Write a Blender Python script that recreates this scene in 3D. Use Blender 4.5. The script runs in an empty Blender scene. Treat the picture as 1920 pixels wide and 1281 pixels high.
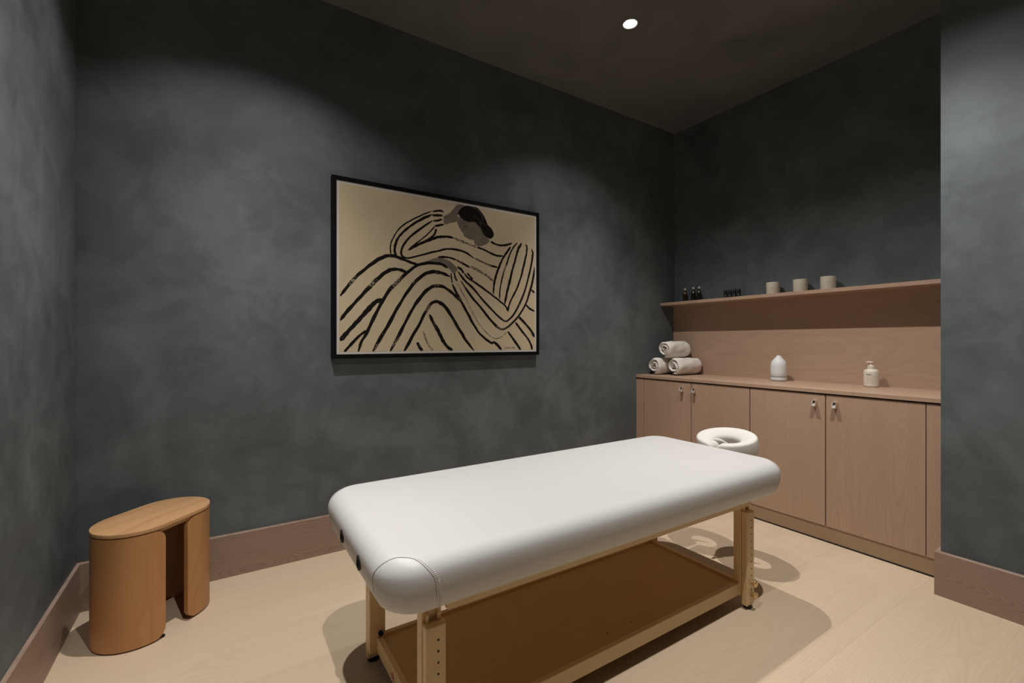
import bpy, bmesh, math, random
from mathutils import Vector, Matrix

random.seed(7)
SC = bpy.context.scene
COL = SC.collection
PI = math.pi

# ------------------------------------------------------------------ camera
cam_data = bpy.data.cameras.new('camera')
cam_data.sensor_width = 36.0
cam_data.lens = 16.0
cam_data.clip_start = 0.02
cam = bpy.data.objects.new('camera', cam_data)
COL.objects.link(cam)
cam.location = (0.0, 0.0, 1.15)
cam.rotation_euler = (PI / 2, 0.0, -math.radians(32.66))
SC.camera = cam

# ------------------------------------------------------------------ world, exposure
world = bpy.data.worlds.new('world')
world.use_nodes = True
world.node_tree.nodes['Background'].inputs[0].default_value = (0.02, 0.02, 0.022, 1)
world.node_tree.nodes['Background'].inputs[1].default_value = 0.2
SC.world = world
SC.view_settings.view_transform = 'Standard'
SC.view_settings.look = 'None'
SC.view_settings.gamma = 1.0
SC.view_settings.use_curve_mapping = False
SC.view_settings.exposure = 0.0

# ------------------------------------------------------------------ room measures (metres)
X_LEFT, X_RIGHT = -0.515, 3.41      # left wall, cabinet wall
Y_BACK, Y_FRONT = 2.635, -1.35      # picture wall, wall behind the camera
X_PART, Y_PART = 2.757, 0.690       # partition beside the cabinets
CEIL = 3.0

LAMP_COL = (1.0, 0.96, 0.91)
# each downlight: a wide spill that draws the scallops on the walls and a stronger core
LAMP_PARTS = [(28.0, math.radians(117), 0.50), (142.0, math.radians(84), 1.0)]   # watts, cone, blend
# the ceiling's downlights: x, y, power factor of the spill, tilt of the core towards the cabinets (degrees)
DOWNLIGHTS = [(2.01, 1.86, 0.75, 10), (2.01, 0.67, 0.75, 10), (0.15, 1.90, 1.0, 0), (0.22, 0.67, 1.0, 0)]

# ------------------------------------------------------------------ helpers
def link(o):
    COL.objects.link(o)
    return o

def obj(name, bm, mat, parent=None, smooth=False, kind=None, label=None):
    me = bpy.data.meshes.new(name)
    bmesh.ops.recalc_face_normals(bm, faces=bm.faces)
    bm.to_mesh(me)
    bm.free()
    if mat is not None:
        for m in (mat if isinstance(mat, (list, tuple)) else [mat]):
            me.materials.append(m)
    if smooth:
        for p in me.polygons:
            p.use_smooth = True
    o = link(bpy.data.objects.new(name, me))
    if parent is not None:
        o.parent = parent
    if kind:
        o['kind'] = kind
    if label:
        o['label'] = label
    return o

def thing(name, label, cat, loc=(0, 0, 0), rotz=0.0, group=None):
    o = link(bpy.data.objects.new(name, None))
    o.empty_display_size = 0.05
    o.location = loc
    o.rotation_euler = (0, 0, rotz)
    o['label'] = label
    o['category'] = cat
    if group:
        o['group'] = group
    return o

def dup(root, loc, label, rotz=None):
    def cp(o, parent):
        c = link(o.copy())
        c.parent = parent
        for ch in list(o.children):
            cp(ch, c)
        return c
    r = cp(root, None)
    r.location = loc
    if rotz is not None:
        r.rotation_euler = (0, 0, rotz)
    r['label'] = label
    return r

def auto_smooth(o, deg=35):
    me = o.data
    for p in me.polygons:
        p.use_smooth = True
    bm = bmesh.new(); bm.from_mesh(me)
    lim = math.radians(deg)
    for e in bm.edges:
        if len(e.link_faces) == 2 and e.calc_face_angle(0) > lim:
            e.smooth = False
    bm.to_mesh(me); bm.free()
    return o

def add_box(bm, x0, x1, y0, y1, z0, z1, bevel=0.0, seg=2):
    vs = [bm.verts.new((x, y, z)) for x in (x0, x1) for y in (y0, y1) for z in (z0, z1)]
    f = [(0, 1, 3, 2), (4, 6, 7, 5), (0, 4, 5, 1), (2, 3, 7, 6), (0, 2, 6, 4), (1, 5, 7, 3)]
    fs = [bm.faces.new([vs[i] for i in q]) for q in f]
    if bevel > 0:
        es = set(e for q in fs for e in q.edges)
        bmesh.ops.bevel(bm, geom=list(es), offset=bevel, segments=seg, profile=0.5, affect='EDGES')
    return bm

def box(x0, x1, y0, y1, z0, z1, bevel=0.0, seg=2):
    return add_box(bmesh.new(), x0, x1, y0, y1, z0, z1, bevel, seg)

def add_lathe(bm, prof, n=32, c=(0, 0, 0), cap0=True, cap1=True):
    rings = []
    for r, z in prof:
        rings.append([bm.verts.new((c[0] + r * math.cos(2 * PI * k / n), c[1] + r * math.sin(2 * PI * k / n), c[2] + z)) for k in range(n)])
    for a, b in zip(rings, rings[1:]):
        for k in range(n):
            bm.faces.new((a[k], a[(k + 1) % n], b[(k + 1) % n], b[k]))
    if cap0: bm.faces.new(rings[0][::-1])
    if cap1: bm.faces.new(rings[-1])
    return bm

def lathe(prof, n=32, c=(0, 0, 0), cap0=True, cap1=True):
    return add_lathe(bmesh.new(), prof, n, c, cap0, cap1)

def add_tube(bm, pts, r, n=8, closed=False):
    pts = [Vector(p) for p in pts]
    rings = []
    N = len(pts)
    prev = None
    for i, p in enumerate(pts):
        if closed:
            t = (pts[(i + 1) % N] - pts[i - 1]).normalized()
        else:
            t = (pts[min(i + 1, N - 1)] - pts[max(i - 1, 0)]).normalized()
        if prev is None:
            a = Vector((0, 0, 1)) if abs(t.z) < 0.9 else Vector((1, 0, 0))
            nrm = (a - t * a.dot(t)).normalized()
        else:
            nrm = (prev - t * prev.dot(t)).normalized()
        prev = nrm
        b = t.cross(nrm)
        rr = r[i] if isinstance(r, (list, tuple)) else r
        rings.append([bm.verts.new(p + rr * (math.cos(2 * PI * k / n) * nrm + math.sin(2 * PI * k / n) * b)) for k in range(n)])
    pairs = list(zip(rings, rings[1:])) + ([(rings[-1], rings[0])] if closed else [])
    for a, b in pairs:
        for k in range(n):
            bm.faces.new((a[k], a[(k + 1) % n], b[(k + 1) % n], b[k]))
    if not closed:
        bm.faces.new(rings[0][::-1]); bm.faces.new(rings[-1])
    return bm

def add_cyl_y(bm, x, z, y0, y1, r, n=12):
    """a short cylinder whose axis runs along y"""
    a = [bm.verts.new((x + r * math.cos(2 * PI * k / n), y0, z + r * math.sin(2 * PI * k / n))) for k in range(n)]
    b = [bm.verts.new((x + r * math.cos(2 * PI * k / n), y1, z + r * math.sin(2 * PI * k / n))) for k in range(n)]
    for k in range(n):
        bm.faces.new((a[k], a[(k + 1) % n], b[(k + 1) % n], b[k]))
    bm.faces.new(a[::-1]); bm.faces.new(b)
    return bm

def catmull(pts, sub=6):
    P = [Vector((p[0], p[1])) for p in pts]
    if len(P) < 3:
        return [P[0].lerp(P[1], i / sub) for i in range(sub + 1)]
    Q = [P[0] * 2 - P[1]] + P + [P[-1] * 2 - P[-2]]
    out = []
    for i in range(1, len(Q) - 2):
        p0, p1, p2, p3 = Q[i - 1:i + 3]
        for s in range(sub):
            t = s / sub
            out.append(0.5 * ((2 * p1) + (p2 - p0) * t + (2 * p0 - 5 * p1 + 4 * p2 - p3) * t * t + (3 * p1 - p0 - 3 * p2 + p3) * t ** 3))
    out.append(P[-1])
    return out

# ------------------------------------------------------------------ materials
def new_mat(name):
    m = bpy.data.materials.new(name)
    m.use_nodes = True
    nt = m.node_tree
    b = nt.nodes['Principled BSDF']
    return m, nt, b

class G:
    """small node-graph writer"""
    def __init__(s, nt): s.nt = nt
    def n(s, t, **kw):
        nd = s.nt.nodes.new(t)
        for k, v in kw.items(): setattr(nd, k, v)
        return nd
    def set(s, sock, v):
        if isinstance(v, bpy.types.NodeSocket): s.nt.links.new(v, sock)
        else: sock.default_value = v
    def math(s, op, a, b=0.0, c=0.0):
        nd = s.n('ShaderNodeMath', operation=op)
        s.set(nd.inputs[0], a); s.set(nd.inputs[1], b)
        if op in ('MULTIPLY_ADD', 'SMOOTH_MIN', 'PINGPONG'): s.set(nd.inputs[2], c)
        return nd.outputs[0]
    def noise(s, vec, scale, detail=3.0, rough=0.5, dist=0.0):
        nd = s.n('ShaderNodeTexNoise')
        s.set(nd.inputs['Vector'], vec)
        nd.inputs['Scale'].default_value = scale
        nd.inputs['Detail'].default_value = detail
        nd.inputs['Roughness'].default_value = rough
        nd.inputs['Distortion'].default_value = dist
        return nd.outputs['Fac']
    def comb(s, x, y, z):
        nd = s.n('ShaderNodeCombineXYZ')
        s.set(nd.inputs[0], x); s.set(nd.inputs[1], y); s.set(nd.inputs[2], z)
        return nd.outputs[0]
    def ramp(s, fac, stops, interp='LINEAR'):
        nd = s.n('ShaderNodeValToRGB')
        cr = nd.color_ramp
        cr.interpolation = interp
        while len(cr.elements) < len(stops): cr.elements.new(0.5)
        for e, (p, c) in zip(cr.elements, stops):
            e.position = p
            e.color = (c[0], c[1], c[2], 1) if not isinstance(c, (int, float)) else (c, c, c, 1)
        s.set(nd.inputs[0], fac)
        return nd.outputs[0]
    def mix(s, fac, a, b, mode='MIX'):
        nd = s.n('ShaderNodeMix', data_type='RGBA', blend_type=mode)
        s.set(nd.inputs[0], fac)
        for sock, v in ((nd.inputs[6], a), (nd.inputs[7], b)):
            s.set(sock, v if isinstance(v, bpy.types.NodeSocket) else (v[0], v[1], v[2], 1))
        return nd.outputs[2]
    def bump(s, h, strength, dist=0.002):
        nd = s.n('ShaderNodeBump')
        nd.inputs['Strength'].default_value = strength
        nd.inputs['Distance'].default_value = dist
        s.set(nd.inputs['Height'], h)
        return nd.outputs[0]

def plain(name, col, rough=0.5, metal=0.0, noise=0.05, nscale=40.0, bump=0.0, spec=0.5):
    m, nt, b = new_mat(name)
    g = G(nt)
    tc = g.n('ShaderNodeTexCoord').outputs['Object']
    f = g.noise(tc, nscale, 4)
    lo = tuple(c * (1 - noise) for c in col); hi = tuple(min(1, c * (1 + noise)) for c in col)
    nt.links.new(g.ramp(f, [(0.3, lo), (0.7, hi)]), b.inputs['Base Color'])
    b.inputs['Roughness'].default_value = rough
    b.inputs['Metallic'].default_value = metal
    b.inputs['Specular IOR Level'].default_value = spec
    if bump:
        nt.links.new(g.bump(f, bump), b.inputs['Normal'])
    return m

def plaster(name, lo, mid, hi, rough=0.62):
    """hand trowelled plaster: broad clouds, trowel sweeps and a few darker smudges"""
    m, nt, b = new_mat(name)
    g = G(nt)
    tc = g.n('ShaderNodeTexCoord').outputs['Object']
    big = g.noise(tc, 1.7, 5, 0.55, 0.8)
    med = g.noise(tc, 5.5, 6, 0.6, 1.2)
    fine = g.noise(tc, 38, 4, 0.6, 0.3)
    f = g.math('MULTIPLY_ADD', big, 0.62, g.math('MULTIPLY_ADD', med, 0.34, g.math('MULTIPLY', fine, 0.04)))
    base = g.ramp(f, [(0.36, lo), (0.50, mid), (0.64, hi)])
    smud = g.ramp(g.noise(tc, 3.1, 7, 0.62, 2.2), [(0.62, 0.0), (0.74, 1.0)])
    col = g.mix(g.math('MULTIPLY', smud, 0.30), base, lo)
    nt.links.new(col, b.inputs['Base Color'])
    nt.links.new(g.ramp(med, [(0.3, rough - 0.08), (0.7, rough + 0.1)]), b.inputs['Roughness'])
    b.inputs['Specular IOR Level'].default_value = 0.35
    nt.links.new(g.bump(g.math('MULTIPLY_ADD', med, 0.8, g.math('MULTIPLY', fine, 0.12)), 0.08, 0.004), b.inputs['Normal'])
    return m

def wood(name, light, dark, axis='x', freq=70.0, fold=0.24, contrast=0.55, rough=0.5, wander=1.0, fine=0.25, tone=0.07, straight=0.0, tone_rand=0.06, flat=None):
    """plain-sawn board: growth rings cut at a shallow angle give cathedral arches along the grain axis.
    flat: the axis the board is thin in (so that the pattern lies on its face)"""
    m, nt, b = new_mat(name)
    g = G(nt)
    tc = g.n('ShaderNodeTexCoord').outputs['Object']
    info = g.n('ShaderNodeObjectInfo').outputs['Random']
    sep = g.n('ShaderNodeSeparateXYZ'); nt.links.new(tc, sep.inputs[0])
    ax = {'x': 0, 'y': 1, 'z': 2}
    l = sep.outputs[ax[axis]]
    others = [a for a in 'xyz' if a != axis]
    if flat is None:
        flat = 'z' if axis != 'z' else 'x'
    wname = [a for a in others if a != flat][0]
    w = sep.outputs[ax[wname]]
    t = sep.outputs[ax[flat]]
    l2 = g.math('MULTIPLY_ADD', info, 13.7, l)
    w2 = g.math('MULTIPLY_ADD', info, 3.91, w)
    # slow wander of the heart of the board
    nv = g.comb(g.math('MULTIPLY', l2, 0.9), g.math('MULTIPLY', w2, 1.6), g.math('MULTIPLY', t, 0.9))
    n1 = g.math('SUBTRACT', g.noise(nv, 1.3, 2.0, 0.45), 0.5)
    nv2 = g.comb(g.math('MULTIPLY', l2, 2.2), g.math('MULTIPLY', w2, 9.0), t)
    n2 = g.math('SUBTRACT', g.noise(nv2, 1.1, 2.0, 0.5), 0.5)
    nl = g.math('SUBTRACT', g.noise(g.comb(g.math('MULTIPLY', l2, 1.0), g.math('MULTIPLY', info, 31.0), 0.0), 1.0, 2.0, 0.5), 0.5)
    ww = g.math('PINGPONG', g.math('MULTIPLY_ADD', n1, 0.12 * wander, w2), fold)
    ww = g.math('MULTIPLY_ADD', n2, 0.012 * wander, ww)
    depth = g.math('ADD', 0.05 + straight, g.math('ADD', g.math('MULTIPLY', nl, 0.34 * wander), g.math('MULTIPLY', n1, 0.16 * wander)))
    r = g.math('SQRT', g.math('ADD', g.math('MULTIPLY', ww, ww), g.math('MULTIPLY', depth, depth)))
    fr = g.math('FRACT', g.math('MULTIPLY', r, freq))
    line = g.ramp(fr, [(0.0, 0.18), (0.12, 0.0), (0.5, 0.12), (0.82, 0.85), (0.93, 1.0), (1.0, 0.18)])
    # pores / fibre streaks
    st = g.noise(g.comb(g.math('MULTIPLY', l2, 5.0), g.math('MULTIPLY', w2, 260.0), g.math('MULTIPLY', t, 260.0)), 1.0, 3.0, 0.6)
    st2 = g.noise(g.comb(g.math('MULTIPLY', l2, 1.2), g.math('MULTIPLY', w2, 28.0), g.math('MULTIPLY', t, 28.0)), 1.0, 3.0, 0.55)
    stf = g.ramp(st, [(0.35, 0.0), (0.75, 1.0)])
    fac = g.math('ADD', g.math('MULTIPLY', line, contrast), g.math('MULTIPLY', stf, fine))
    fac = g.math('MULTIPLY_ADD', g.math('SUBTRACT', st2, 0.5), 0.5, fac)
    nt_ = g.n('ShaderNodeClamp'); nt.links.new(fac, nt_.inputs[0])
    col = g.mix(nt_.outputs[0], light, dark)
    # board to board tone
    hv = g.n('ShaderNodeHueSaturation')
    nt.links.new(col, hv.inputs['Color'])
    nt.links.new(g.math('MULTIPLY_ADD', g.math('SUBTRACT', info, 0.5), tone_rand * 2, g.math('MULTIPLY_ADD', g.math('SUBTRACT', g.noise(g.comb(g.math('MULTIPLY', l2, 0.7), g.math('MULTIPLY', w2, 4.0), 0.0), 1.0, 2.0), 0.5), tone * 2, 1.0)), hv.inputs['Value'])
    nt.links.new(hv.outputs[0], b.inputs['Base Color'])
    b.inputs['Roughness'].default_value = rough
    b.inputs['Specular IOR Level'].default_value = 0.4
    nt.links.new(g.bump(g.math('ADD', stf, line), 0.05, 0.001), b.inputs['Normal'])
    return m

M = {}
M['plaster'] = plaster('grey_plaster', (0.077, 0.089, 0.094), (0.110, 0.127, 0.134), (0.151, 0.174, 0.183))
M['ceiling'] = plaster('bounce_warmed_plaster', (0.118, 0.114, 0.105), (0.150, 0.145, 0.134), (0.180, 0.174, 0.161))  # warm tone: light bounced off the floor put into the colour
M['floor'] = wood('blonde_oak_floor', (0.60, 0.475, 0.345), (0.49, 0.365, 0.245), 'x', freq=80, fold=0.19, contrast=0.25, rough=0.48, wander=1.0, fine=0.16, tone_rand=0.03)
M['subfloor'] = plain('dark_subfloor', (0.12, 0.085, 0.055), 0.9)
ASH_L, ASH_D = (0.445, 0.300, 0.212), (0.330, 0.212, 0.145)
M['ash_v'] = wood('pink_ash_vertical', ASH_L, ASH_D, 'z', freq=120, fold=0.13, contrast=0.28, rough=0.5, fine=0.3, flat='x', tone_rand=0.02)
M['ash_y'] = wood('pink_ash_lengthwise', ASH_L, ASH_D, 'y', freq=75, fold=0.22, contrast=0.22, rough=0.5, fine=0.32, flat='x', straight=0.30, wander=0.45, tone_rand=0.0)
M['ash_yz'] = wood('pink_ash_top', ASH_L, ASH_D, 'y', freq=75, fold=0.22, contrast=0.22, rough=0.45, fine=0.32, flat='z', straight=0.30, wander=0.45, tone_rand=0.0)
M['ash_x'] = wood('pink_ash_baseboard', (0.345, 0.245, 0.188), (0.225, 0.150, 0.110), 'x', freq=120, fold=0.11, contrast=0.42, rough=0.5, fine=0.34, flat='y', tone_rand=0.0)
M['ash_b'] = wood('pink_ash_side_baseboard', (0.345, 0.245, 0.188), (0.225, 0.150, 0.110), 'y', freq=120, fold=0.11, contrast=0.42, rough=0.5, fine=0.34, flat='x', tone_rand=0.0)
M['toe'] = plain('brown_toe_board', (0.33, 0.22, 0.135), 0.55, noise=0.03, nscale=6)
M['gap'] = plain('dark_gap', (0.015, 0.011, 0.009), 0.8)
M['oak_v'] = wood('honey_oak_vertical', (0.50, 0.255, 0.102), (0.37, 0.170, 0.062), 'z', freq=75, fold=0.09, contrast=0.3, rough=0.42, fine=0.35, flat='y', straight=0.25, wander=0.5, tone=0.16, tone_rand=0.0)
M['oak_t'] = wood('honey_oak_top', (0.60, 0.350, 0.175), (0.46, 0.245, 0.110), 'x', freq=75, fold=0.09, contrast=0.45, rough=0.38, fine=0.45, flat='z', straight=0.2, wander=0.5, tone=0.13, tone_rand=0.0)
M['maple'] = wood('pale_maple', (0.74, 0.545, 0.295), (0.62, 0.43, 0.21), 'z', freq=90, fold=0.05, contrast=0.25, rough=0.35, fine=0.25, flat='y', straight=0.12, wander=0.5, tone_rand=0.0)
M['maple_x'] = wood('pale_maple_rail', (0.74, 0.545, 0.295), (0.62, 0.43, 0.21), 'x', freq=90, fold=0.05, contrast=0.2, rough=0.35, fine=0.25, flat='y', straight=0.12, wander=0.5, tone_rand=0.0)
M['maple_y'] = wood('pale_maple_end_rail', (0.74, 0.545, 0.295), (0.62, 0.43, 0.21), 'y', freq=90, fold=0.05, contrast=0.2, rough=0.35, fine=0.25, flat='x', straight=0.12, wander=0.5, tone_rand=0.0)
M['ply'] = plain('tan_shelf_board', (0.56, 0.375, 0.150), 0.5, noise=0.04, nscale=9)
M['vinyl'] = plain('white_vinyl', (0.585, 0.577, 0.573), 0.46, noise=0.012, nscale=420, bump=0.05)
M['seam'] = plain('grey_seam', (0.30, 0.27, 0.25), 0.7)
M['stitch'] = plain('cream_thread', (0.74, 0.70, 0.66), 0.7)
M['linen'] = plain('off_white_cover', (0.66, 0.635, 0.60), 0.8, noise=0.02, nscale=300, bump=0.08)
M['black'] = plain('black_plastic', (0.012, 0.012, 0.012), 0.5, spec=0.3)
M['black_frame'] = plain('black_lacquer', (0.004, 0.004, 0.004), 0.6, spec=0.12)
M['brass'] = plain('satin_brass', (0.72, 0.55, 0.28), 0.32, metal=0.85)
M['nickel'] = plain('polished_nickel', (0.82, 0.77, 0.70), 0.32, metal=1.0, noise=0.02)
M['steel'] = plain('grey_steel', (0.42, 0.42, 0.42), 0.35, metal=1.0)
M['white_mat'] = plain('white_border', (0.60, 0.57, 0.54), 0.8, noise=0.01)
M['paper'] = plain('cream_paper', (0.565, 0.455, 0.300), 0.8, noise=0.035, nscale=9)
M['ink'] = plain('black_ink', (0.010, 0.008, 0.006), 0.9, noise=0.1, spec=0.12)
M['grey_ink'] = plain('grey_wash', (0.155, 0.122, 0.093), 0.8, noise=0.18, nscale=22)
M['grey_line'] = plain('grey_line', (0.085, 0.070, 0.060), 0.8)
M['towel'] = plain('white_terry', (0.80, 0.755, 0.70), 0.95, noise=0.07, nscale=260, bump=0.8, spec=0.1)
M['ceramic'] = plain('white_ceramic', (0.70, 0.72, 0.72), 0.55, noise=0.01)
M['band'] = plain('grey_band', (0.13, 0.135, 0.14), 0.5)
M['soap'] = plain('cream_plastic', (0.72, 0.65, 0.55), 0.3, noise=0.01)
M['print'] = plain('brown_print', (0.16, 0.125, 0.10), 0.7)
M['print_soft'] = plain('soft_brown_print', (0.43, 0.37, 0.30), 0.7)
M['candle'] = plain('cream_glass', (0.66, 0.60, 0.49), 0.35, noise=0.02)
M['wax'] = plain('ivory_wax', (0.74, 0.67, 0.54), 0.5)
M['cap'] = plain('white_cap', (0.55, 0.50, 0.45), 0.45)
M['dark_glass'] = plain('dark_green_glass', (0.012, 0.012, 0.005), 0.12, noise=0.05)
M['amber_glass'] = plain('dark_amber_glass', (0.030, 0.016, 0.004), 0.12, noise=0.05)
M['label_grey'] = plain('pale_label', (0.16, 0.18, 0.17), 0.6)
M['red'] = plain('red_print', (0.38, 0.05, 0.03), 0.6)
M['reflector'] = plain('white_reflector', (0.86, 0.85, 0.82), 0.3)
# dry brush: black broken up by the cream ground
def dry_brush():
    m, nt, b = new_mat('dry_brush_ink')
    g = G(nt)
    tc = g.n('ShaderNodeTexCoord').outputs['Object']
    f = g.noise(tc, 190, 3, 0.7)
    nt.links.new(g.ramp(f, [(0.46, (0.014, 0.012, 0.010)), (0.56, (0.50, 0.40, 0.265))]), b.inputs['Base Color'])
    b.inputs['Roughness'].default_value = 0.8
    return m
M['dry'] = dry_brush()
def brushed():
    m, nt, b = new_mat('brush_ink')
    g = G(nt)
    tc = g.n('ShaderNodeTexCoord').outputs['Object']
    f = g.math('MULTIPLY', g.noise(tc, 170, 3, 0.7), g.ramp(g.noise(tc, 6, 2), [(0.50, 0.55), (0.66, 1.05)]))
    nt.links.new(g.ramp(f, [(0.50, (0.010, 0.008, 0.007)), (0.60, (0.40, 0.32, 0.21))]), b.inputs['Base Color'])
    b.inputs['Roughness'].default_value = 0.9
    b.inputs['Specular IOR Level'].default_value = 0.12
    return m
M['brush'] = brushed()
def lamp_mat():
    m, nt, b = new_mat('lamp_lens')
    b.inputs['Base Color'].default_value = (1, 1, 1, 1)
    b.inputs['Emission Color'].default_value = (1.0, 0.93, 0.85, 1)
    b.inputs['Emission Strength'].default_value = 14.0
    return m
M['lens'] = lamp_mat()

# ------------------------------------------------------------------ room shell
T = 0.10
def struct(name, bm, mat, **kw):
    return obj(name, bm, mat, kind='structure', **kw)

floor = struct('floor', box(X_LEFT - T, X_RIGHT + T, Y_FRONT - T, Y_BACK + T, -0.12, -0.004), M['subfloor'])
PW = 0.40
y = 0.765 - PW * 6
row = 0
while y < Y_BACK:
    y0, y1 = max(y, Y_FRONT), min(y + PW, Y_BACK)
    if y1 - y0 > 0.01:
        # staggered butt joints
        joints = {5: [1.73]}.get(row, [(0.45 + (row * 1.37) % 2.6)])
        xs = [X_LEFT] + [j for j in joints if X_LEFT + 0.2 < j < X_RIGHT - 0.2] + [X_RIGHT]
        for xa, xb in zip(xs, xs[1:]):
            g = 0.0001
            cx_, cy_ = (xa + xb) / 2, (y0 + y1) / 2
            bm = box(xa - cx_ + g, xb - cx_ - g, y0 - cy_ + g, y1 - cy_ - g, -0.004, 0.0)
            top = [e for e in bm.edges if all(abs(v.co.z) < 1e-6 for v in e.verts)]
            bmesh.ops.bevel(bm, geom=top, offset=0.0002, segments=1, affect='EDGES')
            p = obj('plank', bm, M['floor'], floor)
            p.location = (cx_, cy_, 0)
    y += PW
    row += 1

# ceiling slab with round holes for the downlights
def ceiling_mesh():
    bm = bmesh.new()
    x0, x1, y0, y1 = X_LEFT - T, X_RIGHT + T, Y_FRONT - T, Y_BACK + T
    R = 0.043
    oc = [bm.verts.new(p + (CEIL,)) for p in ((x0, y0), (x1, y0), (x1, y1), (x0, y1))]
    edges = [bm.edges.new((oc[i], oc[(i + 1) % 4])) for i in range(4)]
    for (lx, ly, _, _) in DOWNLIGHTS:
        ring = [bm.verts.new((lx + R * math.cos(2 * PI * k / 24), ly + R * math.sin(2 * PI * k / 24), CEIL)) for k in range(24)]
        edges += [bm.edges.new((ring[k], ring[(k + 1) % 24])) for k in range(24)]
    bmesh.ops.triangle_fill(bm, use_beauty=True, use_dissolve=False, edges=edges)
    ext = bmesh.ops.extrude_face_region(bm, geom=bm.faces[:])
    for v in [q for q in ext['geom'] if isinstance(q, bmesh.types.BMVert)]:
        v.co.z += 0.12
    return bm
struct('ceiling', ceiling_mesh(), M['ceiling'])
struct('wall_back', box(X_LEFT - T, X_RIGHT + T, Y_BACK, Y_BACK + T, 0, CEIL), M['plaster'])
struct('wall_left', box(X_LEFT - T, X_LEFT, Y_FRONT - T, Y_BACK, 0, CEIL), M['plaster'])
struct('wall_right', box(X_RIGHT, X_RIGHT + T, Y_PART, Y_BACK, 0, CEIL), M['plaster'])
struct('wall_partition', box(X_PART, X_RIGHT + T, Y_FRONT - T, Y_PART, 0, CEIL), M['plaster'])
struct('wall_front', box(X_LEFT, X_PART, Y_FRONT - T, Y_FRONT, 0, CEIL), M['plaster'])

BB = 0.205
struct('baseboard_back', box(X_LEFT, 2.93, Y_BACK - 0.022, Y_BACK, 0, BB, 0.0012, 1), M['ash_x'])
struct('baseboard_left', box(X_LEFT, X_LEFT + 0.014, Y_FRONT, Y_BACK - 0.022, 0, BB, 0.0012, 1), M['ash_b'])
def l_board():
    bm = bmesh.new()
    o = [(X_PART - 0.022, Y_FRONT), (X_PART, Y_FRONT), (X_PART, Y_PART), (2.915, Y_PART), (2.915, Y_PART + 0.017), (X_PART - 0.022, Y_PART + 0.017)]
    a = [bm.verts.new((x, y, 0)) for x, y in o]
    b = [bm.verts.new((x, y, 0.197)) for x, y in o]
    for k in range(6):
        bm.faces.new((a[k], a[(k + 1) % 6], b[(k + 1) % 6], b[k]))
    bm.faces.new(a[::-1]); bm.faces.new(b)
    bmesh.ops.bevel(bm, geom=[e for e in bm.edges if all(v.co.z > 0.1 for v in e.verts)], offset=0.0012, segments=1, affect='EDGES')
    return bm
struct('baseboard_right', l_board(), M['ash_b'])

# ------------------------------------------------------------------ downlights
def downlight(x, y, f, tilt, label):
    t = thing('downlight', label, 'ceiling light', (x, y, CEIL), group='recessed ceiling downlights')
    # trimless rim, white reflector cone and glowing lens up in the hole
    obj('trim_ring', lathe([(0.0435, 0.0), (0.0435, -0.002), (0.040, -0.002), (0.0385, 0.002)], 32, cap0=False, cap1=False), M['reflector'], t, True)
    obj('reflector', lathe([(0.0385, 0.002), (0.036, 0.016), (0.031, 0.030), (0.031, 0.036)], 32, cap0=False, cap1=True), M['reflector'], t, True)
    obj('lens', lathe([(0.030, 0.0290), (0.024, 0.0255), (0.012, 0.0235), (0.0, 0.0230)][:3], 32, cap0=True, cap1=True), M['lens'], t, True)
    for k, (watts, cone, blend) in enumerate(LAMP_PARTS):
        d = bpy.data.lights.new('lamp', 'SPOT')
        d.energy = watts * (f if k == 0 else 1.0)
        d.spot_size = cone
        d.spot_blend = blend
        d.shadow_soft_size = 0.014
        d.color = LAMP_COL
        lo = link(bpy.data.objects.new('lamp', d))
        lo.parent = t
        lo.location = (0, 0, -0.004)
        if k == 1:
            lo.rotation_euler = (0, -math.radians(tilt), 0)
        else:
            lo.rotation_euler = (0, -math.radians(tilt * 0.3), 0)
    return t
for (x, y, f, tl), lab in zip(DOWNLIGHTS, (
        'glowing round downlight in the ceiling above the far end of the massage table',
        'round downlight in the ceiling near the partition, above the frame',
        'round downlight in the ceiling near the oak stool, above the frame',
        'round downlight in the ceiling near the viewer, above the frame')):
    downlight(x, y, f, tl, lab)

# ------------------------------------------------------------------ cabinets
CF, CT = 2.920, 0.875               # front of the doors, top of the worktop
DOOR_B, DOOR_T = 0.092, 0.850

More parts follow.
